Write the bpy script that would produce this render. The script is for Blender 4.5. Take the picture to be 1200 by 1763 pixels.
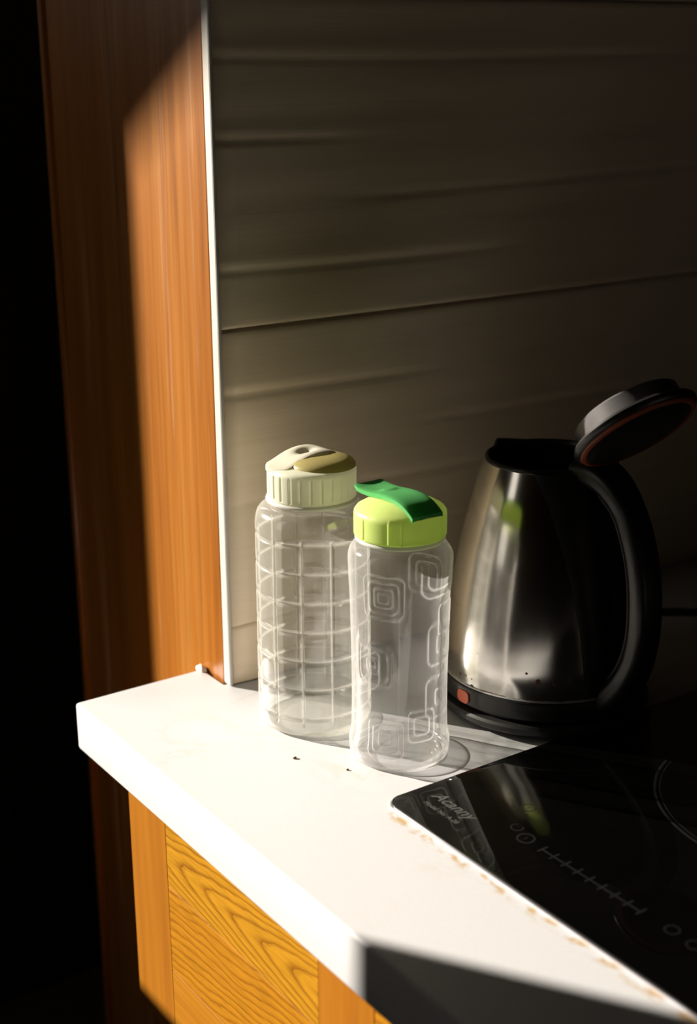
import bpy, bmesh, math, random
import numpy as np
from mathutils import Vector, Matrix

for o in list(bpy.data.objects):
    bpy.data.objects.remove(o)
S = bpy.context.scene
COL = S.collection
R = math.radians
rng = random.Random(7)

# ------------------------------------------------------------------ camera
cam_d = bpy.data.cameras.new('camera')
cam = bpy.data.objects.new('camera', cam_d)
COL.objects.link(cam)
yaw, pit, rol = R(34.58), R(17.49), R(-.395)
fw = Vector((math.sin(yaw) * math.cos(pit), math.cos(yaw) * math.cos(pit), -math.sin(pit)))
r0 = Vector((math.cos(yaw), -math.sin(yaw), 0))
u0 = r0.cross(fw)
rt = math.cos(rol) * r0 + math.sin(rol) * u0
up = math.cos(rol) * u0 - math.sin(rol) * r0
cam.matrix_world = Matrix(((rt.x, up.x, -fw.x, 0), (rt.y, up.y, -fw.y, 0), (rt.z, up.z, -fw.z, 1.33), (0, 0, 0, 1)))
cam_d.sensor_fit = 'VERTICAL'
cam_d.sensor_height = 36
cam_d.sensor_width = 24.5
cam_d.lens = 50
cam_d.clip_start = .02
cam_d.dof.use_dof = True
cam_d.dof.focus_distance = 1.03
cam_d.dof.aperture_fstop = 4.5
S.camera = cam

# ------------------------------------------------------------------ sky, sun, exposure
world = bpy.data.worlds.new('sky')
S.world = world
world.use_nodes = True
bg = world.node_tree.nodes['Background']
bg.inputs['Color'].default_value = (1, .93, .82, 1)
bg.inputs['Strength'].default_value = 1.0

TANE = .345                                # tangent of the sun's height
SUNXY = Vector((.540, -.842, 0)).normalized()
SY, SZ = .842 / .540, TANE / .540           # drift of a sun ray per metre of x
sd = bpy.data.lights.new('sun', 'SUN')
sd.energy = 13.3
sd.color = (1, .92, .81)
sd.angle = R(.3)
sun = bpy.data.objects.new('sun', sd)
COL.objects.link(sun)
tr = Vector((SUNXY.x, SUNXY.y, -TANE)).normalized()
sun.rotation_euler = tr.to_track_quat('-Z', 'Y').to_euler()
sun.location = (-4, 6, 5)

S.view_settings.view_transform = 'Standard'
S.view_settings.look = 'None'
S.view_settings.gamma = 1
S.view_settings.exposure = 0
S.view_settings.use_curve_mapping = False


# ------------------------------------------------------------------ helpers
def mesh_obj(name, verts, faces, mat, parent=None, smooth=False, loc=None):
    me = bpy.data.meshes.new(name)
    me.from_pydata([tuple(v) for v in verts], [], faces)
    me.validate()
    bm = bmesh.new()
    bm.from_mesh(me)
    bmesh.ops.recalc_face_normals(bm, faces=bm.faces)
    bm.to_mesh(me)
    bm.free()
    if smooth:
        me.shade_smooth()
    me.materials.append(mat)
    o = bpy.data.objects.new(name, me)
    COL.objects.link(o)
    if parent:
        o.parent = parent
    if loc:
        o.location = loc
    return o


def bm_obj(name, bm, mat, parent=None, smooth=False, loc=None):
    bmesh.ops.recalc_face_normals(bm, faces=bm.faces)
    me = bpy.data.meshes.new(name)
    bm.to_mesh(me)
    bm.free()
    if smooth:
        me.shade_smooth()
    me.materials.append(mat)
    o = bpy.data.objects.new(name, me)
    COL.objects.link(o)
    if parent:
        o.parent = parent
    if loc:
        o.location = loc
    return o


def add_box(bm, x0, x1, y0, y1, z0, z1, bev=0, seg=2):
    r = bmesh.ops.create_cube(bm, size=1)
    vs = r['verts']
    for v in vs:
        v.co = Vector((x0 + (v.co.x + .5) * (x1 - x0), y0 + (v.co.y + .5) * (y1 - y0), z0 + (v.co.z + .5) * (z1 - z0)))
    if bev:
        es = {e for v in vs for e in v.link_edges}
        bmesh.ops.bevel(bm, geom=list(es), offset=bev, segments=seg, profile=.5, affect='EDGES')


def box(name, x0, x1, y0, y1, z0, z1, mat, parent=None, bev=0, seg=2, smooth=False):
    bm = bmesh.new()
    add_box(bm, x0, x1, y0, y1, z0, z1, bev, seg)
    o = bm_obj(name, bm, mat, parent)
    if smooth:
        smooth_by_angle(o)
    return o


def smooth_by_angle(o, ang=40):
    bm = bmesh.new()
    bm.from_mesh(o.data)
    for f in bm.faces:
        f.smooth = True
    for e in bm.edges:
        if len(e.link_faces) == 2 and e.calc_face_angle(0) > R(ang):
            e.smooth = False
    bm.to_mesh(o.data)
    bm.free()


def tag(o, label=None, cat=None, group=None, kind=None):
    if label: o['label'] = label
    if cat: o['category'] = cat
    if group: o['group'] = group
    if kind: o['kind'] = kind
    return o


def empty(name, loc, label, cat):
    o = bpy.data.objects.new(name, None)
    o.location = loc
    o.empty_display_size = .02
    COL.objects.link(o)
    return tag(o, label, cat)


def lathe(name, prof, mat, parent=None, n=96, rfun=None, loc=None, smooth=True, ang=None, relief=0):
    """prof: list of (radius, height); radius 0 at an end closes it."""
    vs, fs, rings, rel = [], [], [], []
    for (r, z) in prof:
        if r <= 1e-7:
            rings.append([len(vs)])
            vs.append((0, 0, z))
            rel.append(0.0)
        else:
            ids = []
            for i in range(n):
                a = 2 * math.pi * i / n
                dr = rfun(a, z, r) if rfun else 0
                rr = r + dr
                rel.append(abs(dr))
                ids.append(len(vs))
                vs.append((rr * math.cos(a), rr * math.sin(a), z))
            rings.append(ids)
    for A, B in zip(rings[:-1], rings[1:]):
        if len(A) == 1 and len(B) == 1:
            continue
        if len(A) == 1:
            fs += [(A[0], B[(i + 1) % n], B[i]) for i in range(n)]
        elif len(B) == 1:
            fs += [(A[i], A[(i + 1) % n], B[0]) for i in range(n)]
        else:
            fs += [(A[i], A[(i + 1) % n], B[(i + 1) % n], B[i]) for i in range(n)]
    o = mesh_obj(name, vs, fs, mat, parent, smooth, loc)
    if relief:
        at = o.data.attributes.new('relief', 'FLOAT', 'POINT')
        at.data.foreach_set('value', [min(1.0, v / relief) for v in rel])
    if ang:
        smooth_by_angle(o, ang)
    return o


def spline(pts, n):
    """Catmull-Rom through points of any dimension."""
    P = [np.array(p, float) for p in pts]
    P = [2 * P[0] - P[1]] + P + [2 * P[-1] - P[-2]]
    out = []
    m = len(pts) - 1
    for k in range(n + 1):
        t = k / n * m
        i = min(int(t), m - 1)
        u = t - i
        a, b, c, d = P[i:i + 4]
        out.append(.5 * (2 * b + (c - a) * u + (2 * a - 5 * b + 4 * c - d) * u ** 2 + (3 * b - a - 3 * c + d) * u ** 3))
    return out


def sweep(name, path, section, mat, parent=None, side=Vector((1, 0, 0)), scale=None, smooth=True, caps=True):
    """sweep a closed 2-D section (side, normal) along a path lying square to 'side'."""
    vs, fs = [], []
    n, m = len(path), len(section)
    path = [Vector(p) for p in path]
    for i, p in enumerate(path):
        t = (path[min(i + 1, n - 1)] - path[max(i - 1, 0)]).normalized()
        nn = side.cross(t).normalized()
        s = scale[i] if scale else (1, 1)
        for (a, b) in section:
            vs.append(p + side * a * s[0] + nn * b * s[1])
    for i in range(n - 1):
        for j in range(m):
            fs.append((i * m + j, i * m + (j + 1) % m, (i + 1) * m + (j + 1) % m, (i + 1) * m + j))
    if caps:
        fs.append(tuple(range(m)))
        fs.append(tuple((n - 1) * m + j for j in range(m)))
    o = mesh_obj(name, vs, fs, mat, parent, smooth)
    smooth_by_angle(o, 50)
    return o


def rrect(w, h, r, seg=5):
    pts = []
    for cx, cy, a0 in ((w / 2 - r, h / 2 - r, 0), (-w / 2 + r, h / 2 - r, 90), (-w / 2 + r, -h / 2 + r, 180), (w / 2 - r, -h / 2 + r, 270)):
        for k in range(seg + 1):
            a = R(a0 + 90 * k / seg)
            pts.append((cx + r * math.cos(a), cy + r * math.sin(a)))
    return pts


def tube(name, pts, rad, mat, parent=None, n=10):
    path = [Vector(p) for p in pts]
    vs, fs = [], []
    nrm = None
    for i, p in enumerate(path):
        t = (path[min(i + 1, len(path) - 1)] - path[max(i - 1, 0)]).normalized()
        if nrm is None:
            nrm = t.cross(Vector((0, 0, 1)))
            if nrm.length < .1:
                nrm = t.cross(Vector((1, 0, 0)))
        nrm = (nrm - t * nrm.dot(t)).normalized()
        b = t.cross(nrm)
        for j in range(n):
            a = 2 * math.pi * j / n
            vs.append(p + rad * (math.cos(a) * nrm + math.sin(a) * b))
    for i in range(len(path) - 1):
        for j in range(n):
            fs.append((i * n + j, i * n + (j + 1) % n, (i + 1) * n + (j + 1) % n, (i + 1) * n + j))
    fs.append(tuple(range(n)))
    fs.append(tuple((len(path) - 1) * n + j for j in range(n)))
    return mesh_obj(name, vs, fs, mat, parent, True)


# ------------------------------------------------------------------ materials
class Mat:
    def __init__(self, name):
        self.m = bpy.data.materials.new(name)
        self.m.use_nodes = True
        self.t = self.m.node_tree
        self.b = self.t.nodes['Principled BSDF']
        self.out = self.t.nodes['Material Output']

    def n(self, typ, **kw):
        nd = self.t.nodes.new(typ)
        for k, v in kw.items():
            if k in nd.inputs:
                nd.inputs[k].default_value = v
            else:
                setattr(nd, k, v)
        return nd

    def l(self, a, b):
        self.t.links.new(a, b)

    def set(self, **kw):
        for k, v in kw.items():
            self.b.inputs[k.replace('_', ' ')].default_value = v
        return self

    def coords(self, scale=(1, 1, 1), loc=(0, 0, 0)):
        tc = self.n('ShaderNodeTexCoord')
        mp = self.n('ShaderNodeMapping')
        mp.inputs['Scale'].default_value = scale
        mp.inputs['Location'].default_value = loc
        self.l(tc.outputs['Object'], mp.inputs['Vector'])
        return mp.outputs['Vector']

    def noise(self, vec, scale, detail=3, rough=.5, dist=0):
        nd = self.n('ShaderNodeTexNoise')
        nd.inputs['Scale'].default_value = scale
        nd.inputs['Detail'].default_value = detail
        nd.inputs['Roughness'].default_value = rough
        nd.inputs['Distortion'].default_value = dist
        self.l(vec, nd.inputs['Vector'])
        return nd.outputs['Fac']

    def ramp(self, fac, stops):
        nd = self.n('ShaderNodeValToRGB')
        el = nd.color_ramp.elements
        while len(el) < len(stops):
            el.new(.5)
        for e, (p, c) in zip(el, stops):
            e.position = p
            e.color = (c[0], c[1], c[2], 1) if not isinstance(c, (int, float)) else (c, c, c, 1)
        self.l(fac, nd.inputs['Fac'])
        return nd.outputs['Color']

    def mix(self, fac, a, b, mode='MIX'):
        nd = self.n('ShaderNodeMix', data_type='RGBA', blend_type=mode)
        for s, v in ((0, fac), (6, a), (7, b)):
            if hasattr(v, 'links') or hasattr(v, 'is_linked'):
                self.l(v, nd.inputs[s])
            else:
                nd.inputs[s].default_value = v if s == 0 else (v[0], v[1], v[2], 1)
        return nd.outputs[2]

    def math(self, op, a, b=None, c=None, clamp=False):
        nd = self.n('ShaderNodeMath', operation=op, use_clamp=clamp)
        for i, v in enumerate((a, b, c)):
            if v is None:
                continue
            if hasattr(v, 'is_linked'):
                self.l(v, nd.inputs[i])
            else:
                nd.inputs[i].default_value = v
        return nd.outputs[0]

    def bump(self, h, strength=.3, dist=.001):
        nd = self.n('ShaderNodeBump')
        nd.inputs['Strength'].default_value = strength
        nd.inputs['Distance'].default_value = dist
        self.l(h, nd.inputs['Height'])
        self.l(nd.outputs['Normal'], self.b.inputs['Normal'])


def plain(name, col, rough=.5, metal=0, spec=.5, noise=.0):
    M = Mat(name)
    M.set(Roughness=rough, Metallic=metal, Specular_IOR_Level=spec)
    v = M.coords()
    f = M.noise(v, 60, 3)
    k = 1 - noise
    M.l(M.ramp(f, [(.3, [c * k for c in col]), (.7, [min(1, c * (1 + noise)) for c in col])]), M.b.inputs['Base Color'])
    return M.m


def wood_straight(name, dark, mid, pale, stretch, rough=.32, fine=1.0, scuff=0.0):
    """straight grained varnished wood, long grain along the axis with the small scale"""
    M = Mat(name)
    v = M.coords(stretch)
    a = M.noise(v, 1.0, 4, .6)
    vf = M.coords(tuple(s * 3.1 for s in stretch), (3, 1, 2))
    b = M.noise(vf, 1.0, 3, .6)
    c = M.ramp(a, [(.25, dark), (.5, mid), (.8, pale)])
    d = M.ramp(b, [(.35, .72), (.55, 1.0)])
    c = M.mix(.8 * fine, c, d, 'MULTIPLY')
    if scuff:
        vs = M.coords(tuple(s * .6 for s in stretch), (9, 4, 1))
        s = M.noise(vs, 1.0, 5, .7)
        s = M.ramp(s, [(.56, 0.0), (.70, 1.0)])
        s = M.math('MULTIPLY', s, scuff)
        c = M.mix(s, c, (.62, .38, .22))
    M.l(c, M.b.inputs['Base Color'])
    M.set(Roughness=rough, Specular_IOR_Level=.5)
    M.b.inputs['Coat Weight'].default_value = .35
    M.b.inputs['Coat Roughness'].default_value = .22
    M.bump(b, .12, .0006)
    return M.m


def wood_cathedral(name, base, line, yc, zc, a, freq, slope=0.0, zlin=0.0):
    """flat-sawn board with nested arches running along y"""
    M = Mat(name)
    tc = M.n('ShaderNodeTexCoord')
    sx = M.n('ShaderNodeSeparateXYZ')
    M.l(tc.outputs['Object'], sx.inputs[0])
    wob = M.noise(M.coords((6, 12, 26)), 1.0, 3, .5)
    wob2 = M.noise(M.coords((20, 60, 220)), 1.0, 3, .6)
    dz = M.math('SUBTRACT', sx.outputs['Z'], zc)
    dz = M.math('ADD', dz, M.math('MULTIPLY', M.math('SUBTRACT', wob, .5), .012))
    q = M.math('POWER', M.math('ABSOLUTE', dz), 1.7)
    q = M.math('MULTIPLY', q, a)
    q = M.math('ADD', q, M.math('MULTIPLY', sx.outputs['Y'], 1.0 if not slope else slope))
    if zlin:
        q = M.math('ADD', q, M.math('MULTIPLY', dz, zlin))
    wk = .2 if zlin else 1.0
    q = M.math('ADD', q, M.math('MULTIPLY', M.math('SUBTRACT', wob, .5), .03 * wk))
    q = M.math('ADD', q, M.math('MULTIPLY', M.math('SUBTRACT', wob2, .5), .006 * wk))
    w = M.math('FRACT', M.math('MULTIPLY', q, freq))
    k = M.ramp(w, [(0, .95), (.12, .55), (.35, .12), (.8, 0.0), (.92, .35)])
    pores = M.noise(M.coords((40, 30, 900)), 1.0, 2, .5)
    c = M.mix(k, base, line)
    c = M.mix(.5, c, M.ramp(pores, [(.38, .55), (.56, 1.0)]), 'MULTIPLY')
    M.l(c, M.b.inputs['Base Color'])
    M.set(Roughness=.35)
    M.b.inputs['Coat Weight'].default_value = .3
    M.b.inputs['Coat Roughness'].default_value = .2
    return M.m


def m_counter():
    M = Mat('quartz_counter')
    v = M.coords()
    n1 = M.noise(v, 7, 5, .6, 1.5)
    vein = M.math('ABSOLUTE', M.math('SUBTRACT', n1, .5))
    vein = M.ramp(vein, [(0, .8), (.015, .3), (.04, 0.0)])
    patch = M.noise(v, 9, 2)
    vein = M.math('MULTIPLY', vein, M.ramp(patch, [(.46, 0.0), (.60, 1.0)]))
    speck = M.noise(v, 420, 2)
    c = M.mix(.35, (.53, .525, .53), M.ramp(speck, [(.4, .92), (.6, 1.0)]), 'MULTIPLY')
    c = M.mix(vein, c, (.50, .46, .43))
    # rusty grease spots along the hob's edge
    tc = M.n('ShaderNodeTexCoord')
    sx = M.n('ShaderNodeSeparateXYZ')
    M.l(tc.outputs['Object'], sx.inputs[0])
    d = M.math('ABSOLUTE', M.math('SUBTRACT', sx.outputs['X'], .5045))
    near = M.math('SUBTRACT', 1, M.math('DIVIDE', d, .006), clamp=True)
    onlyy = M.math('LESS_THAN', sx.outputs['Y'], .685)
    sp = M.noise(M.coords((130, 75, 60), (2, 5, 0)), 1.0, 2, .5)
    sp = M.ramp(sp, [(.47, 0.0), (.60, 1.0)])
    st = M.math('MULTIPLY', M.math('MULTIPLY', near, onlyy), sp)
    c = M.mix(M.math('MULTIPLY', st, .95), c, (.40, .25, .085))
    M.l(c, M.b.inputs['Base Color'])
    M.set(Roughness=.5, Specular_IOR_Level=.25)
    return M.m


def m_tile():
    M = Mat('glazed_tile')
    v = M.coords((1.2, 1, 60))
    f = M.noise(v, 5, 3, .6)
    M.l(M.ramp(f, [(.3, (.89, .735, .54)), (.7, (.93, .775, .58))]), M.b.inputs['Base Color'])
    M.set(Roughness=.42, Specular_IOR_Level=.35)
    M.bump(M.noise(M.coords((3, 1, 260)), 1.5, 3, .6), .25, .0008)
    return M.m


def m_bottle(name, tint, haze0, haze1, hazecol, gloss0=.07, relief=.25, grough=.09):
    """thin clear plastic wall: mostly see-through, milkier and shinier at a slant"""
    M = Mat(name)
    M.t.nodes.remove(M.b)
    lw = M.n('ShaderNodeLayerWeight')
    lw.inputs['Blend'].default_value = .5
    f = lw.outputs['Facing']
    tp = M.n('ShaderNodeBsdfTransparent')
    tp.inputs['Color'].default_value = tint
    df = M.n('ShaderNodeBsdfDiffuse')
    df.inputs['Color'].default_value = hazecol
    tl = M.n('ShaderNodeBsdfTranslucent')
    tl.inputs['Color'].default_value = hazecol
    hz = M.n('ShaderNodeMixShader')
    hz.inputs[0].default_value = .5
    M.l(df.outputs[0], hz.inputs[1])
    M.l(tl.outputs[0], hz.inputs[2])
    gl = M.n('ShaderNodeBsdfGlossy')
    gl.inputs['Roughness'].default_value = grough
    gl.inputs['Color'].default_value = (1, 1, 1, 1)
    h = M.math('ADD', haze0, M.math('MULTIPLY', M.math('POWER', f, 3.0), haze1))
    at = M.n('ShaderNodeAttribute')           # milkier along the moulded lines, standing in for refraction highlights
    at.attribute_name = 'relief'
    h = M.math('ADD', h, M.math('MULTIPLY', at.outputs['Fac'], relief))
    sm = M.noise(M.coords((40, 40, 25)), 1.0, 4, .65)
    h = M.math('MULTIPLY', h, M.math('ADD', .6, M.math('MULTIPLY', sm, .8)), clamp=True)
    m1 = M.n('ShaderNodeMixShader')
    M.l(h, m1.inputs[0])
    M.l(tp.outputs[0], m1.inputs[1])
    M.l(hz.outputs[0], m1.inputs[2])
    g = M.math('ADD', gloss0, M.math('MULTIPLY', M.math('POWER', f, 4.0), .6), clamp=True)
    m2 = M.n('ShaderNodeMixShader')
    M.l(g, m2.inputs[0])
    M.l(m1.outputs[0], m2.inputs[1])
    M.l(gl.outputs[0], m2.inputs[2])
    M.l(m2.outputs[0], M.out.inputs['Surface'])
    return M.m


def m_plastic(name, col, trans, rough=.35):
    """translucent moulded plastic"""
    M = Mat(name)
    M.set(Roughness=rough)
    f = M.noise(M.coords((60, 60, 60)), 1.0, 2)
    c = M.ramp(f, [(.3, [k * .94 for k in col]), (.7, col)])
    M.l(c, M.b.inputs['Base Color'])
    tl = M.n('ShaderNodeBsdfTranslucent')
    M.l(c, tl.inputs['Color'])
    mx = M.n('ShaderNodeMixShader')
    mx.inputs[0].default_value = trans
    M.l(M.b.outputs[0], mx.inputs[1])
    M.l(tl.outputs[0], mx.inputs[2])
    M.l(mx.outputs[0], M.out.inputs['Surface'])
    return M.m


def m_steel():
    M = Mat('brushed_steel')
    M.set(Metallic=1.0)
    br = M.noise(M.coords((90, 90, 2)), 1.0, 4, .7)
    blot = M.noise(M.coords((30, 30, 30)), 1.0, 4, .6)
    tc = M.n('ShaderNodeTexCoord')
    sx = M.n('ShaderNodeSeparateXYZ')
    M.l(tc.outputs['Object'], sx.inputs[0])
    low = M.math('SUBTRACT', 1, M.math('DIVIDE', M.math('SUBTRACT', sx.outputs['Z'], .017), .05), clamp=True)
    vo = M.n('ShaderNodeTexVoronoi')
    vo.inputs['Scale'].default_value = 130
    M.l(M.coords(), vo.inputs['Vector'])
    sp = M.math('LESS_THAN', vo.outputs['Distance'], M.math('MULTIPLY', M.ramp(M.noise(M.coords(), 38, 2), [(.5, 0.0), (.7, .5)]), low))
    rim = M.math('LESS_THAN', sx.outputs['Z'], M.math('ADD', .0168, M.math('MULTIPLY', M.noise(M.coords(), 90, 3), .004)))
    dirt = M.math('MAXIMUM', sp, rim, clamp=True)
    c = M.mix(dirt, M.ramp(br, [(.3, (.74, .71, .66)), (.7, (.84, .81, .76))]), (.10, .045, .015))
    M.l(c, M.b.inputs['Base Color'])
    M.l(M.math('SUBTRACT', 1, dirt), M.b.inputs['Metallic'])
    rr = M.math('ADD', M.math('MULTIPLY', blot, .10), .11)
    M.l(M.math('ADD', rr, M.math('MULTIPLY', dirt, .4)), M.b.inputs['Roughness'])
    M.bump(br, .05, .0004)
    return M.m


MW_POST = wood_straight('varnished_post_wood', (.23, .070, .008), (.33, .115, .015), (.42, .175, .035), (55, 55, 1.6), .30, .8, .55)
MW_STILE = wood_straight('varnished_stile_wood', (.31, .105, .008), (.37, .135, .010), (.42, .165, .014), (40, 40, 2.0), .36, .5)
MW_TOP = wood_cathedral('cathedral_grain_board', (.50, .235, .013), (.21, .068, .003), .75, .765, 62, 26)
MW_MID = wood_cathedral('fine_grain_board', (.46, .195, .010), (.25, .080, .004), .75, .60, 0, 150, .13, 1.0)
MW_LOW = wood_straight('plain_grain_board', (.33, .115, .008), (.41, .160, .011), (.46, .20, .016), (40, 2.0, 90), .36, .6)
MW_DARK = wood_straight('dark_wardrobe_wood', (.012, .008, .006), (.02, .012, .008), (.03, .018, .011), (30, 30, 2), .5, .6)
M_COUNTER = m_counter()
M_TILE = m_tile()
M_GROUT = plain('grout', (.42, .37, .28), .8, noise=.05)
M_TRIM = plain('white_trim', (.56, .53, .48), .4, noise=.03)
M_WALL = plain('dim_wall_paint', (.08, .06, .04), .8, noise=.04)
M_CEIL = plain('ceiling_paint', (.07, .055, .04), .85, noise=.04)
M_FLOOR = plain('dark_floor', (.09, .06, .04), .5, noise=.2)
M_BLOCKER = plain('blocker_sheet', (.15, .13, .12), .8, noise=.1)
M_BOT1 = m_bottle('clear_bottle_plastic', (.975, .98, .965, 1), .12, .45, (.95, .93, .86, 1), .12, .26, .14)
M_BOT2 = m_bottle('clear_blue_bottle_plastic', (.97, .97, .975, 1), .06, .85, (.95, .93, .92, 1), .07, .32, .10)
M_LID1 = m_plastic('cream_green_lid', (.93, .93, .76), .45, .45)
M_FLAP1 = m_plastic('cream_flap', (.80, .76, .62), .25)
M_DOME1 = m_plastic('olive_cream_spout', (.50, .42, .17), .35)
M_LID2 = m_plastic('leaf_green_lid', (.80, .96, .30), .46, .45)
M_FLAP2 = m_plastic('emerald_flap', (.14, .52, .17), .34, .22)
M_RING2 = m_plastic('milky_ring', (.84, .82, .76), .4)
M_STEEL = m_steel()
M_BLACK = plain('black_plastic', (.012, .011, .010), .33, noise=.2)
M_BLACKM = plain('matt_black_plastic', (.016, .015, .014), .5, noise=.2)
M_LIDMETAL = plain('grey_lid_plug', (.20, .19, .19), .35, .6, noise=.1)
M_GASKET = plain('orange_gasket', (.26, .055, .018), .5, noise=.05)
M_LAMP = plain('red_lamp_lens', (.75, .13, .05), .3, noise=.05)
M_DARKIN = plain('kettle_inside', (.03, .028, .025), .4, .6, noise=.1)
M_GLASS = plain('black_hob_glass', (.0012, .0011, .0010), .03, noise=.1)
M_EDGE = plain('hob_edge_metal', (.62, .60, .64), .3, .7, noise=.05)
M_PRINT = plain('grey_hob_print', (.085, .083, .078), .5, noise=.05)
M_PRINTDIM = plain('dim_hob_print', (.006, .006, .0058), .5, noise=.05)
M_CRUMB = plain('brown_crumb', (.25, .13, .06), .8, noise=.2)
M_PUTTY = plain('white_sealant', (.80, .76, .68), .6, noise=.05)

# ------------------------------------------------------------------ the room
ZC = .85                     # worktop height
XL = -.9                     # inner face of the window wall
CEIL_Z = 2.8
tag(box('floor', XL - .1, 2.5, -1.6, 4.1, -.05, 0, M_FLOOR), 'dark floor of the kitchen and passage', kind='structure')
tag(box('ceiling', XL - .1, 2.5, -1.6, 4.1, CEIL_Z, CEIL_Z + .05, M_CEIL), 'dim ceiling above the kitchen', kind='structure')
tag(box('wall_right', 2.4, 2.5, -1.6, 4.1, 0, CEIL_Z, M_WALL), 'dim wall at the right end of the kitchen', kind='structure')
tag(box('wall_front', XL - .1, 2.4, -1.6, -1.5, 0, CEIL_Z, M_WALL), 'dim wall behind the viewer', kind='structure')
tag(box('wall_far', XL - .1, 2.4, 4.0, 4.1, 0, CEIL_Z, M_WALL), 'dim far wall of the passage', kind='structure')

# window wall on the left: the opening is where the sun comes in
WY0, WY1, WZ0, WZ1 = .559 + (.404 - XL) * SY, 1.056 + (.52 - XL + .1) * SY, .607 + (.42 - XL) * SZ, 2.62
VY0, VY1, VZ0, VZ1 = .95, 1.30, 1.0, 2.4       # a narrow second window, out of the sun
bm = bmesh.new()
add_box(bm, XL - .1, XL, -1.5, VY0, 0, CEIL_Z)
add_box(bm, XL - .1, XL, VY1, WY0, 0, CEIL_Z)
add_box(bm, XL - .1, XL, WY1, 4.0, 0, CEIL_Z)
for (a0, a1, c0, c1) in ((WY0, WY1, WZ0, WZ1), (VY0, VY1, VZ0, VZ1)):
    add_box(bm, XL - .1, XL, a0, a1, 0, c0)
    add_box(bm, XL - .1, XL, a0, a1, c1, CEIL_Z)
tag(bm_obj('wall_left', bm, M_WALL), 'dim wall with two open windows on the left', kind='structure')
for n_, (a0, a1, c0, c1) in enumerate(((WY0, WY1, WZ0, WZ1), (VY0, VY1, VZ0, VZ1))):
    bm = bmesh.new()
    for a in ((a0 - .05, a0, c0 - .05, c1 + .05), (a1, a1 + .05, c0 - .05, c1 + .05), (a0, a1, c0 - .05, c0), (a0, a1, c1, c1 + .05)):
        add_box(bm, XL, XL + .015, a[0], a[1], a[2], a[3])
    tag(bm_obj('window_%d' % (n_ + 1), bm, M_TRIM), ('white frame of the open sunny window', 'white frame of the narrow shaded window')[n_], kind='structure')

# unseen sheet added outside: its sloping edge trims the top of the sunbeam
ex, ey, ez = -3.2, .9328 + (.52 + 3.2) * SY, 1.3306 + (.52 + 3.2) * SZ
sl = .554
vs = []
for x in (ex, ex + .8):
    for y in (ey - 3.2, ey + 2.5):
        for dz in (0, .04):
            vs.append((x, y, ez - sl * (y - ey) + dz))
blocker = mesh_obj('sunbeam_blocker', vs, [(0, 1, 3, 2), (4, 6, 7, 5), (0, 4, 5, 1), (2, 3, 7, 6), (0, 2, 6, 4), (1, 5, 7, 3)], M_BLOCKER)
tag(blocker, 'sloping roof sheet added unseen outside the window to trim the sunbeam', kind='structure')

# tiled wall: a stub wall whose end carries the wooden post
wall = box('wall_back', .537, 2.4, .932, 1.205, 0, CEIL_Z, M_GROUT)
tag(wall, 'wall covered in wide cream relief tiles', kind='structure')
TY, TX0, TW, TH, GAP = .924, .5228, .60, .24, .0010


def tile_mesh(z0, i, x0, w):
    """one wide tile: a slab whose face has long shallow ridges like weathered boards"""
    nx, nz = 36, 84
    rr = random.Random(int(z0 * 1000) * 7 + i)
    lines = []
    if i == 0 and abs(z0 - 1.1396) < .01:
        lines = [(1.183, x0 - .1, x0 + .30, .0009, .0), (1.278, x0 - .1, x0 + .16, .0008, 0), (1.232, x0 + .1, x0 + .7, .0006, .01), (1.335, x0 - .1, x0 + .5, .0006, .0)]
    elif i == 0 and abs(z0 - .8996) < .01:
        lines = [(1.087, x0 - .1, x0 + .22, .0009, .0), (1.046, x0 + .17, x0 + .5, .0009, -.01), (1.000, x0 - .1, x0 + .3, .0007, 0), (.955, x0 + .1, x0 + .6, .0008, .0)]
    else:
        for k in range(4):
            a = rr.uniform(-.1, .4)
            lines.append((z0 + (k + rr.uniform(.3, .7)) * TH / 4, x0 + a, x0 + a + rr.uniform(.25, .6), rr.uniform(.0005, .0009), 0))
    ph = [rr.uniform(0, 6) for _ in range(6)]
    vs, fs = [], []
    g = GAP / 2
    for b in range(nz + 1):
        for a in range(nx + 1):
            u, v = a / nx, b / nz
            x, z = x0 + g + u * (w - 2 * g), z0 + g + v * (TH - 2 * g)
            h = .0012 + .00025 * math.sin(z * 95 + ph[0] + 2 * math.sin(x * 3 + ph[1])) + .00018 * math.sin(z * 210 + ph[2] + 3 * math.sin(x * 2.3 + ph[3]))
            for (lz, xa, xb, d, tilt) in lines:
                zc = lz + tilt * (x - x0) + .002 * math.sin(x * 9 + ph[4])
                m = max(0, min(1, (x - xa) / .06)) * max(0, min(1, (xb - x) / .08))
                t = (z - zc) / .0026
                h -= 2.0 * m * d * (math.exp(-t * t) - .22 * math.exp(-((t - 2.4) / 2.2) ** 2))
            e = min(u * (w - 2 * g), (1 - u) * (w - 2 * g), v * (TH - 2 * g), (1 - v) * (TH - 2 * g))
            h -= .0013 * math.exp(-e / .0016)
            vs.append((x, TY - h + .001, z))
    N = nx + 1
    for b in range(nz):
        for a in range(nx):
            fs.append((b * N + a, b * N + a + 1, (b + 1) * N + a + 1, (b + 1) * N + a))
    ring = [a for a in range(N)] + [b * N + nx for b in range(1, nz + 1)] + [nz * N + a for a in range(nx - 1, -1, -1)] + [b * N for b in range(nz - 1, 0, -1)]
    base = len(vs)
    for k in ring:
        vs.append((vs[k][0], .9325, vs[k][2]))
    for k in range(len(ring)):
        k2 = (k + 1) % len(ring)
        fs.append((ring[k], base + k, base + k2, ring[k2]))
    return vs, fs


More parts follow.
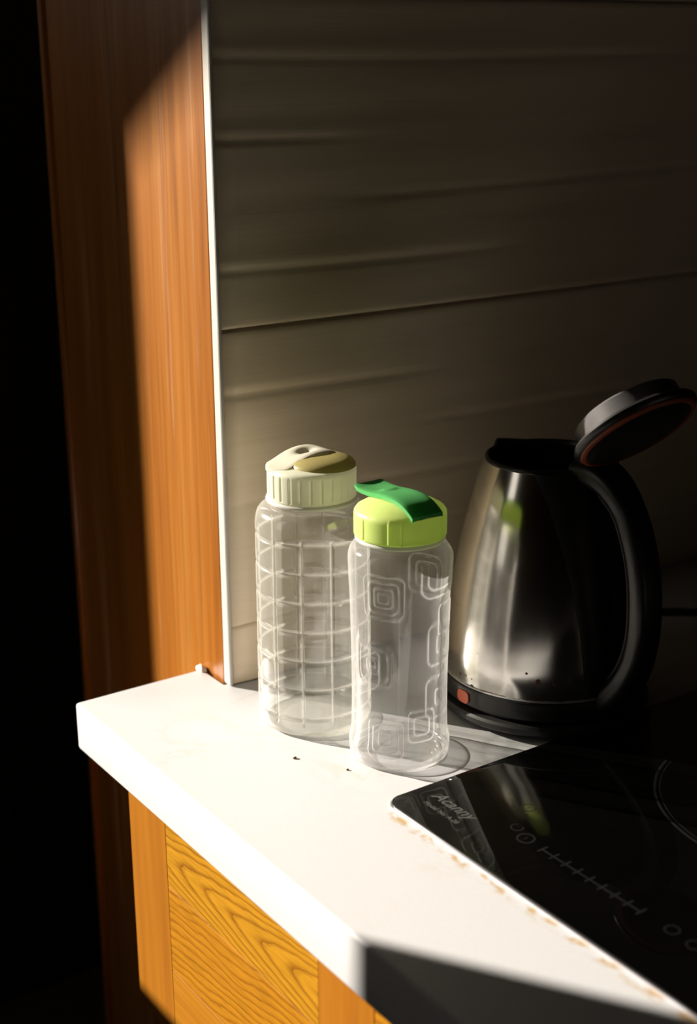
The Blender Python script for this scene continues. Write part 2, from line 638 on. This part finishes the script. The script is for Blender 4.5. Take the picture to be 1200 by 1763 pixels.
for row in range(-1, 7):
    z0 = .8996 + .24 * row
    for i in range(2):
        x0 = TX0 + i * TW
        vs, fs = tile_mesh(z0, i, x0, TW)
        if row == -1:                       # bottom course starts at the worktop
            vs = [(x, y, max(z, .8505)) for (x, y, z) in vs]
        mesh_obj('tile', vs, fs, M_TILE, wall, True)
tag(box('trim_1', .5192, .5224, .9228, .9335, .8502, CEIL_Z - .01, M_TRIM, None, .0015), 'thin white strip closing the edge of the tiles', kind='structure')

post = empty('wooden_post', (.52, .934, 0), 'tall varnished orange brown wooden post at the end of the tiled wall', 'post')
box('face_board', 0, .0145, .0005, .272, .001, CEIL_Z - .01, MW_POST, post, .0012)
box('edge_strip', -.0035, .0145, .2725, .281, .001, CEIL_Z - .01, MW_POST, post, .001)

# dark wardrobe in the passage behind the post
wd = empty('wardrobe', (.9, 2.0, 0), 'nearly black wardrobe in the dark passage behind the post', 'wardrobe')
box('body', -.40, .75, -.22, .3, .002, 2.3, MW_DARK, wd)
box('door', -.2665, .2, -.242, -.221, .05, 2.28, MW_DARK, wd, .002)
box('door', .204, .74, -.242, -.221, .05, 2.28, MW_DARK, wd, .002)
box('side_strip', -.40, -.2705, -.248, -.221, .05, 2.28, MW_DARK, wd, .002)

# ------------------------------------------------------------------ worktop and cabinet
XF, YF = .404, .969
outline = [(XF, -.6), (XF, YF), (.5185, YF), (.5185, .9315), (1.4, .9315), (1.4, -.6)]
bm = bmesh.new()
top = [bm.verts.new((x, y, ZC)) for x, y in outline]
f = bm.faces.new(top)
ex_ = bmesh.ops.extrude_face_region(bm, geom=[f])
for v in [g for g in ex_['geom'] if isinstance(g, bmesh.types.BMVert)]:
    v.co.z -= .040
bmesh.ops.recalc_face_normals(bm, faces=bm.faces)
es = [e for e in bm.edges if e.calc_face_angle(0) > .5 and e.is_convex]
bmesh.ops.bevel(bm, geom=es, offset=.0028, segments=3, profile=.5, affect='EDGES')
ct = bm_obj('countertop', bm, M_COUNTER)
smooth_by_angle(ct, 35)
tag(ct, 'white quartz worktop with thick sunlit front edge', 'countertop')
bm = bmesh.new()
bmesh.ops.create_icosphere(bm, subdivisions=3, radius=1)
for v in bm.verts:
    k = 1 + .25 * math.sin(5 * v.co.x + 2) * math.cos(4 * v.co.y)
    v.co = Vector((.5165 + .0028 * k * v.co.x, .9665 + .006 * k * v.co.y, .8505 + .004 * k * v.co.z))
bm_obj('sealant_lump', bm, M_PUTTY, ct, True)

cab = empty('base_cabinet', (.42, .6, 0), 'orange wooden drawer cabinet under the worktop with striped grain boards', 'cabinet')
CY = .6


def cbox(name, x0, x1, y0, y1, z0, z1, mat, bev=.0012):
    return box(name, x0 - .42, x1 - .42, y0 - CY, y1 - CY, z0, z1, mat, cab, bev)


cbox('carcass', .438, .95, -.5, .905, .606, .8085, MW_STILE)
cbox('stile', .42, .4375, .8531, .914, .602, .8085, MW_STILE, .0003)
cbox('stile', .42, .4375, .586, .6469, .602, .8085, MW_STILE, .0003)
cbox('board', .4201, .4375, .647, .853, .7387, .8085, MW_TOP, .0004)
cbox('board', .4201, .4375, .647, .853, .6645, .7380, MW_MID, .0004)
cbox('board', .4201, .4375, .647, .853, .602, .6638, MW_LOW, .0004)
cbox('board', .4201, .4375, .20, .5855, .7387, .8085, MW_MID, .0004)
cbox('board', .4201, .4375, .20, .5855, .602, .738, MW_LOW, .0004)
cbox('stile', .42, .4375, .139, .1995, .602, .8085, MW_STILE, .002)
cbox('plinth', .50, .94, -.5, .88, .001, .6055, MW_DARK)

# ------------------------------------------------------------------ induction hob
HX, HY = .5087, .697
hob = empty('induction_hob', (HX, HY, ZC), 'black glass induction hob set in the white worktop', 'hob')


def slab(name, x0, x1, y0, y1, z0, z1, rad, mat, bev=0):
    bm = bmesh.new()
    cx, cy = (x0 + x1) / 2, (y0 + y1) / 2
    vs = [bm.verts.new((cx + a, cy + b, z0)) for a, b in rrect(x1 - x0, y1 - y0, rad, 8)]
    f = bm.faces.new(vs)
    g = bmesh.ops.extrude_face_region(bm, geom=[f])
    for v in [q for q in g['geom'] if isinstance(q, bmesh.types.BMVert)]:
        v.co.z = z1
    if bev:
        es = [e for e in bm.edges if all(abs(v.co.z - z1) < 1e-6 for v in e.verts)]
        bmesh.ops.bevel(bm, geom=es, offset=bev, segments=2, profile=.5, affect='EDGES')
    o = bm_obj(name, bm, mat, hob)
    smooth_by_angle(o, 30)
    return o


slab('edge_frame', -.0008, .5008, -.5908, .0008, .0002, .0014, .012, M_EDGE)
slab('glass_plate', 0, .50, -.59, 0, .0015, .0032, .0115, M_GLASS, .0008)
GZ = .00325


def flat_ring(name, cx, cy, r0, r1, mat, parent=hob, n=72, a0=0, a1=360):
    vs, fs = [], []
    full = abs(a1 - a0) >= 359.9
    k = n if full else n + 1
    for i in range(k):
        a = R(a0 + (a1 - a0) * i / n)
        for r in (r0, r1):
            vs.append((cx - HX + r * math.cos(a), cy - HY + r * math.sin(a), GZ))
    for i in range(n if full else n):
        j = (i + 1) % k
        fs.append((2 * i, 2 * i + 1, 2 * j + 1, 2 * j))
    return mesh_obj(name, vs, fs, mat, parent)


def quads(name, rects, mat):
    vs, fs = [], []
    for pts in rects:
        b = len(vs)
        vs += [(x - HX, y - HY, GZ) for x, y in pts]
        fs.append(tuple(range(b, b + len(pts))))
    return mesh_obj(name, vs, fs, mat, hob)


def bar(x0, y0, x1, y1, w):
    d = Vector((x1 - x0, y1 - y0)).normalized() * w / 2
    n = Vector((-d.y, d.x))
    return [(x0 + n.x, y0 + n.y), (x1 + n.x, y1 + n.y), (x1 - n.x, y1 - n.y), (x0 - n.x, y0 - n.y)]


z = tag(flat_ring('cooking_zone_ring', .744, .528, .1045, .1062, M_PRINTDIM, n=128))
flat_ring('cooking_zone_ring', .744, .528, .1015, .1022, M_PRINTDIM, n=128)


def lettering(name, body, size, x, y, ang, mat, shear=0.0, bold=0):
    cu = bpy.data.curves.new(name, 'FONT')
    cu.body = body
    cu.size = size
    cu.shear = shear
    cu.offset = bold
    cu.resolution_u = 3
    tmp = bpy.data.objects.new(name, cu)
    COL.objects.link(tmp)
    dg = bpy.context.evaluated_depsgraph_get()
    me = bpy.data.meshes.new_from_object(tmp.evaluated_get(dg))
    bpy.data.objects.remove(tmp)
    o = bpy.data.objects.new(name, me)
    me.materials.clear()
    me.materials.append(mat)
    COL.objects.link(o)
    o.parent = hob
    o.location = (x - HX, y - HY, GZ)
    o.rotation_euler = (0, 0, R(ang))
    return o


lettering('brand_lettering', 'Acanny', .0132, .5375, .6825, -90, M_PRINT, .35, .0002)
lettering('model_lettering', 'Model No: A-28', .0053, .5275, .6790, -90, M_PRINT, .1, .0001)
for k, (x, y, r) in enumerate(((.581, .6322, .0052), (.553, .6035, .0062), (.5576, .6172, .0045))):
    flat_ring('touch_symbol', x, y, r * .82, r, M_PRINTDIM, n=28, a0=0 if k < 2 else 40, a1=360 if k < 2 else 330)
quads('touch_symbol', [bar(.579, .6322, .584, .6322, .0008)], M_PRINTDIM)
quads('touch_symbol', [bar(.5545, .6035, .5515, .6035, .0009)], M_PRINTDIM)
rails = []
for k in range(9):
    y = .5874 - .0107 * k
    rails.append(bar(.5485, y, .5575, y, .0012))
    if k < 8:
        rails.append(bar(.5525, y - .0007, .5525, y - .0098, .0012))
quads('power_slider', rails, M_PRINTDIM)
flat_ring('touch_symbol', .5541, .4784, .004, .0048, M_PRINTDIM, n=28)
flat_ring('touch_symbol', .5531, .4608, .004, .0048, M_PRINTDIM, n=28)

# ------------------------------------------------------------------ bottle with the square grid
b1 = empty('square_grid_bottle', (.5465, .8400, ZC + .0003), 'clear bottle moulded in a grid of squares under a pale cream lid', 'bottle')
p1 = [(0, .0045), (.024, .0035), (.033, .0005), (.0385, 0), (.0418, .0022), (.0432, .0065)]
N1 = 110
for k in range(N1 + 1):
    zz = .008 + (.1590 - .008) * k / N1
    p1.append((.0434 - .0008 * zz / .16, zz))
p1 += [(.0423, .1612), (.0418, .1640), (.0408, .1672), (.0385, .1702), (.0350, .1722), (.0315, .1735), (.0300, .1750), (.0300, .1785)]
GZ1 = [.0165 + .0224 * k for k in range(7)]


def grid(a, z, r):
    if z < .008 or z > .1600:
        return 0
    d = 0
    for gz in GZ1:
        d = max(d, math.exp(-((z - gz) / .00125) ** 2))
    if z < .154:
        st = R(30)
        da = (a - R(15.5) + st / 2) % st - st / 2
        d = max(d, math.exp(-((da * .0428) / .0011) ** 2) * min(1, max(0, (z - .009) / .004)))
    bulge = 0
    return -.0019 * d


lathe('bottle_body', p1, M_BOT1, b1, 336, grid, relief=.0019)
lathe('base_foot', [(.0370, .0010), (.0405, .0014), (.0412, .0030), (.0395, .0045), (.0370, .0036), (.0370, .0010)], M_BOT1, b1, 128)
lathe('collar', [(.0302, .1745), (.0338, .1748), (.0343, .1762), (.0338, .1776), (.0302, .1778)], M_RING2, b1, 96)


def ribs1(a, z, r):
    if not .1795 < z < .1975 or r < .03:
        return 0
    st = R(360 / 26)
    da = (a + st / 2) % st - st / 2
    return -.0009 * math.exp(-((da * .033) / .0007) ** 2)


pl1 = [(.0305, .1780), (.0326, .1782), (.0329, .1788)] + [(.0329, .1790 + .0189 * k / 16) for k in range(17)] + [(.0326, .1992), (.0316, .2006), (.0296, .2013), (.018, .2025), (0, .2032)]
lid1 = lathe('lid', pl1, M_LID1, b1, 364, ribs1)
smooth_by_angle(lid1, 50)


def flap_mesh(xs, halfw0, hfun, thick, ny=22, dent=None, yc=0.0, wfun=None):
    """a bent strip lying along +x: top surface hfun(x), with rounded outline and thickness"""
    vs, fs = [], []
    nx = len(xs)
    for lay in (0, 1):
        for x in xs:
            w = wfun(x) if wfun else halfw0
            for j in range(ny + 1):
                t = j / ny * 2 - 1
                y = yc + t * w
                h = hfun(x, t)
                if dent:
                    h += dent(x, y)
                h -= .0006 * abs(t) ** 8
                vs.append((x, y, h - lay * thick))
    M = ny + 1
    L = nx * M
    for i in range(nx - 1):
        for j in range(ny):
            q = (i * M + j, (i + 1) * M + j, (i + 1) * M + j + 1, i * M + j + 1)
            fs.append(q)
            fs.append(tuple(L + k for k in reversed(q)))
    ring = [j for j in range(M)] + [i * M + ny for i in range(1, nx)] + [(nx - 1) * M + j for j in range(ny - 1, -1, -1)] + [i * M for i in range(nx - 2, 0, -1)]
    for k in range(len(ring)):
        a, b = ring[k], ring[(k + 1) % len(ring)]
        fs.append((a, b, L + b, L + a))
    return vs, fs


def interp(tab):
    xs = [t[0] for t in tab]

    def f(x):
        p = spline(tab, 120)
        return float(np.interp(x, [q[0] for q in p], [q[1] for q in p]))
    return f


pf1 = interp([(-.0325, .2010), (-.022, .2038), (-.008, .2088), (.004, .2106), (.016, .2092), (.028, .2036)])
xs = np.linspace(-.0318, .0285, 44)
vs, fs = flap_mesh(list(xs), .0125, lambda x, t: pf1(x), .0019, 26,
                   lambda x, y: -.0042 * math.exp(-((x - .001) / .0065) ** 2 - ((y - .0085) / .0045) ** 2) * (1 if x > -.02 else 0), .0085,
                   lambda x: min(.0125, max(.002, math.sqrt(max(1e-6, .0322 ** 2 - x * x)) * .62)))
fl1 = mesh_obj('flip_cap', vs, fs, M_FLAP1, lid1, True)
smooth_by_angle(fl1, 50)
fl1.rotation_euler = (0, 0, R(4))
sp1 = lathe('spout_mound', [(.0255, .2008), (.0252, .2026), (.0235, .2048), (.0185, .2069), (.010, .2080), (0, .2083)], M_DOME1, lid1, 72)
sp1.location = (.0052, -.0050, 0)

# ------------------------------------------------------------------ bottle with the green lid
b2 = empty('green_lid_bottle', (.5637, .7545, ZC + .0003), 'clear waisted bottle with embossed rounded squares and a bright green flip lid', 'bottle')
tab2 = [(.0362, .0068), (.0366, .012), (.0351, .020), (.0346, .030), (.0344, .056), (.0348, .087), (.0354, .118), (.0361, .134), (.0367, .148), (.0366, .1525), (.0355, .1572), (.0330, .1608), (.0300, .1632)]
body2 = spline(tab2, 210)
p2 = [(0, .0058), (.018, .0050), (.027, .0028), (.0315, .0004), (.0340, 0), (.0356, .0018), (.0362, .0045)] + [(q[0], q[1]) for q in body2] + [(.0288, .1645), (.0288, .1675)]
SQ = [(-145.4, .132, (.0032, .0060, .0100, .0140)), (-158.7, .081, (.0022, .0045, .0110, .0140)), (-143.2, .0255, (.0045, .0090, .0125)),
      (-70.6, .094, (.0060, .0138)), (-62, .112, (.0100,)), (-73, .0540, (.0050, .0135)), (-70, .153, (.0155, .0205)), (-100, .035, (.006, .0105)),
      (20, .125, (.0085, .0135)), (100, .05, (.0060, .0130))]


def emboss(a, z, r):
    if z < .0068 or z > .1605:
        return 0
    d = 0
    for (ac, zc, hs) in SQ:
        da = (a - R(ac) + math.pi) % (2 * math.pi) - math.pi
        x, y = abs(da * .0352), abs(z - zc)
        if x > .024 or y > .024:
            continue
        for h in hs:
            rad = h * .42
            qx, qy = x - (h - rad), y - (h * 1.12 - rad)
            sdf = math.hypot(max(qx, 0), max(qy, 0)) + min(max(qx, qy), 0) - rad
            d = max(d, math.exp(-(sdf / .00075) ** 2))
    seam = .25 * math.exp(-(((a - R(-128) + math.pi) % (2 * math.pi) - math.pi) * .035 / .0006) ** 2)
    return .00072 * max(d, seam) * min(1, max(0, (.1600 - z) / .006))


lathe('bottle_body', p2, M_BOT2, b2, 384, emboss, relief=.00085)
lathe('base_foot', [(.0318, .0012), (.0345, .0012), (.0352, .0032), (.0340, .0062), (.0320, .0050), (.0318, .0012)], M_BOT2, b2, 128)
lathe('collar', [(.0290, .1640), (.0312, .1643), (.0318, .1655), (.0314, .1672), (.0292, .1676)], M_RING2, b2, 96)


def ribs2(a, z, r):
    if not .1688 < z < .1835 or r < .03:
        return 0
    d = (math.degrees(a) - 175 + 180) % 360 - 180
    g = 0
    for c in (-34, -26, -18, 8, 60, 120, 128, 136):
        e = (d - c + 180) % 360 - 180
        g = max(g, math.exp(-((R(e) * .0325) / .0006) ** 2))
    big = math.exp(-((R((d - 45 + 180) % 360 - 180) * .0325) / .0009) ** 2)
    return -.0006 * g + .0009 * big


pl2 = [(.0295, .1676), (.0318, .1678), (.0324, .1686)] + [(.0325, .1690 + .0140 * k / 14) for k in range(15)] + [(.0322, .1848), (.0308, .1868), (.0290, .1878), (.0262, .1895), (.0200, .1918), (.010, .1932), (0, .1936)]
lid2 = lathe('lid', pl2, M_LID2, b2, 364, ribs2)
smooth_by_angle(lid2, 50)
pf2 = interp([(-.0315, .1884), (-.0275, .1912), (-.019, .1952), (-.008, .1972), (.006, .1968), (.018, .1954), (.030, .1952), (.0385, .1964)])
xs = np.linspace(-.0310, .0385, 50)
vs, fs = flap_mesh(list(xs), .0130, lambda x, t: pf2(x) - .0006 * (1 - t * t) * (1 if x > .02 else 0), .0028, 24, lambda x, y: .0011 * math.exp(-(max(0, math.hypot((x - .0135) / .0055, y / .0075) - .55) / .35) ** 2), 0,
                   lambda x: .0130 if x < .034 else .0130 - (x - .034) * .25)
fl2 = mesh_obj('flip_cap', vs, fs, M_FLAP2, lid2, True)
smooth_by_angle(fl2, 50)
fl2.rotation_euler = (0, 0, R(90))

# ------------------------------------------------------------------ kettle on its power base
KX, KY = .710, .763
pb = empty('kettle_power_base', (KX, KY, ZC), 'round black power base under the steel kettle', 'kettle base')
lathe('base_disc', [(0, .0045), (.078, .0045), (.0815, .0052), (.083, .0070), (.083, .0105), (.0815, .0125), (.078, .0130), (0, .0130)], M_BLACKM, pb, 128, ang=35)
for a in (60, 120, 180, 0):
    lathe('foot', [(0, .0002), (.006, .0002), (.006, .0046), (0, .0046)], M_BLACKM, pb, 20, loc=(.058 * math.cos(R(a)), .058 * math.sin(R(a)), 0), ang=35)
cord = spline([(.070, .045, .009), (.11, .062, .006), (.16, .072, .0045), (.205, .068, .0035), (.235, .046, .0035), (.27, .02, .0035), (.32, .03, .0035), (.42, .075, .0035), (.60, .09, .0035)], 60)
tube('power_cord', cord, .0033, M_BLACKM, pb)

kt = empty('steel_kettle', (KX, KY, ZC + .0132), 'brushed steel electric kettle with open lid and curved black handle', 'kettle')
KZ = -.0132
kp = [(.0765, .0305), (.0768, .045), (.0756, .06), (.0727, .09), (.0678, .122), (.0628, .145), (.0563, .172), (.0485, .1965)]
kprof = [(float(q[0]), float(q[1])) for q in spline(kp, 60)]


def kr(h):
    return float(np.interp(h, [q[1] for q in kprof], [q[0] for q in kprof]))


def spoutf(a, z, r):
    h = z - KZ
    d = abs((a - R(90) + math.pi) % (2 * math.pi) - math.pi)
    k = max(0, min(1, (h - .155) / .043))
    return .013 * k ** 1.6 * max(0, 1 - d / R(20)) ** 1.2


outer = [(r, h + KZ) for r, h in kprof]
body = lathe('steel_body', outer, M_STEEL, kt, 192, spoutf)
inner = [(r - .0015, h + KZ) for r, h in kprof]
lathe('inner_wall', [(0, .032 + KZ)] + inner, M_DARKIN, kt, 96, spoutf)
lathe('rim_collar', [(.0450, .1955 + KZ), (.0484, .1955 + KZ), (.0488, .1968 + KZ), (.0482, .1990 + KZ), (.0468, .1996 + KZ), (.0455, .1985 + KZ)] + [(.0450, .1955 + KZ)], M_BLACK, kt, 128,
      lambda a, z, r: spoutf(a, .1985 + KZ, r))
lathe('base_ring', [(0, .0005), (.074, .0005), (.0775, .0015), (.0790, .0035), (.0792, .0150), (.0785, .0168), (.0768, .0174), (.0740, .0174)], M_BLACK, kt, 128, ang=35)
lathe('steel_band', [(.0770, .0172), (.0778, .0175), (.0778, .0183), (.0766, .0186)], M_EDGE, kt, 128)
# the lamp faces the window
bm = bmesh.new()
sec = rrect(.0125, .0098, .0036, 6)
o_ = [bm.verts.new((0, a, b)) for a, b in sec]
f = bm.faces.new(o_)
g = bmesh.ops.extrude_face_region(bm, geom=[f])
for v in [q for q in g['geom'] if isinstance(q, bmesh.types.BMVert)]:
    v.co.x -= .0012
for v in bm.verts:
    v.co.x += math.sqrt(max(0, .0792 ** 2 - v.co.y ** 2)) * -1
lamp = bm_obj('indicator_lamp', bm, M_LAMP, kt, True, (0, 0, .0092))
smooth_by_angle(lamp, 40)
lamp['label'] = 'orange red indicator lamp'

# black mount on the handle side (towards -y)
vs, fs = [], []
nu, nv = 24, 40
for lay in (0, 1):
    for b in range(nv + 1):
        h = .034 + (.197 - .034) * b / nv
        hw = .024 + (.040 - .024) * (b / nv) ** 1.2
        r = kr(h)
        am = math.asin(min(.9, hw / r))
        for a in range(nu + 1):
            t = a / nu * 2 - 1
            ang = R(-90) + t * am
            rr = r + (.0004 if lay else .0030 - .0022 * abs(t) ** 6)
            vs.append((rr * math.cos(ang), rr * math.sin(ang), h + KZ))
M_ = nu + 1
L_ = (nv + 1) * M_
for b in range(nv):
    for a in range(nu):
        q = (b * M_ + a, b * M_ + a + 1, (b + 1) * M_ + a + 1, (b + 1) * M_ + a)
        fs += [q, tuple(L_ + k for k in reversed(q))]
ring = [a for a in range(M_)] + [b * M_ + nu for b in range(1, nv + 1)] + [nv * M_ + a for a in range(nu - 1, -1, -1)] + [b * M_ for b in range(nv - 1, 0, -1)]
for k in range(len(ring)):
    a, b = ring[k], ring[(k + 1) % len(ring)]
    fs.append((a, b, L_ + b, L_ + a))
mount = mesh_obj('handle_mount', vs, fs, M_BLACK, kt, True)
smooth_by_angle(mount, 45)

hp = spline([(.040, .197), (.055, .1965), (.070, .190), (.0835, .1765), (.0935, .158), (.1005, .136), (.1040, .112), (.1040, .086), (.0980, .060), (.0850, .038), (.0660, .022)], 60)
path = [Vector((0, -q[0], q[1] + KZ)) for q in hp]
sc = []
for i in range(len(path)):
    t = i / (len(path) - 1)
    w = 1.25 - .45 * min(1, t / .3) + .35 * max(0, (t - .75) / .25)
    d = 1.0 + .15 * max(0, 1 - t / .2) + .25 * max(0, (t - .8) / .2)
    sc.append((w, d))
handle = sweep('handle', path, rrect(.030, .0165, .0062, 6), M_BLACK, kt, Vector((1, 0, 0)), sc)
# inner grip strip with its seam
gp = spline([(.062, .1835), (.0765, .1725), (.0862, .155), (.0930, .135), (.0962, .112), (.0962, .088), (.0905, .065), (.0790, .046), (.0650, .0335)], 50)
sweep('grip_strip', [Vector((0, -q[0], q[1] + KZ)) for q in gp], rrect(.0195, .0034, .0015, 3), M_BLACKM, handle, Vector((1, 0, 0)))

# the lid stands open, tipped back over the handle
hg = Vector((0, -.0500, .2035 + KZ))
lidk = lathe('lid', [(0, .0085), (.02, .0082), (.034, .0068), (.0425, .0040), (.0462, .0012), (.0468, -.0012), (.0455, -.0030), (.0418, -.0034), (0, -.0034)], M_BLACK, kt, 96, ang=40)
th = R(136.8)
d_, zz_ = Vector((0, -1, 0)), Vector((0, 0, 1))
nrm_ = math.sin(th) * d_ + math.cos(th) * zz_
ydir = math.cos(th) * d_ - math.sin(th) * zz_          # image of d
xdir = ydir.cross(nrm_)
rotm = Matrix((xdir, ydir, nrm_)).transposed()
lidk.rotation_euler = rotm.to_euler()
lidk.location = hg - ydir * .0490
lathe('lid_plug', [(0, -.0034), (.0395, -.0034), (.0392, -.0150), (.0375, -.0165), (0, -.0165)], M_LIDMETAL, lidk, 96, ang=40)
lathe('gasket', [(.0400, .0052), (.0412, .0058), (.0436, .0042), (.0440, .0030), (.0400, .0030), (.0400, .0052)], M_GASKET, lidk, 96)
bm = bmesh.new()
add_box(bm, -.013, .013, -.0560, -.0455, .190 + KZ, .2065 + KZ, .003, 3)
hb = bm_obj('hinge_block', bm, M_BLACK, kt)
smooth_by_angle(hb, 40)

# ------------------------------------------------------------------ crumbs
for k, (x, y, s, lab) in enumerate(((.4944, .7883, .0011, 'tiny brown crumb lying on the worktop in front of the grid bottle'), (.5155, .7515, .0008, 'tinier dark crumb lying on the worktop left of the green lid bottle'))):
    bm = bmesh.new()
    bmesh.ops.create_icosphere(bm, subdivisions=2, radius=s)
    rr = random.Random(k)
    for v in bm.verts:
        v.co *= rr.uniform(.7, 1.2)
        v.co.x *= 1.4
        v.co.z = max(v.co.z * .7, -s * .5)
    o = bm_obj('crumb', bm, M_CRUMB, None, True, (x, y, ZC + s * .5 + .0001))
    tag(o, lab, 'crumb', 'crumbs on the worktop')
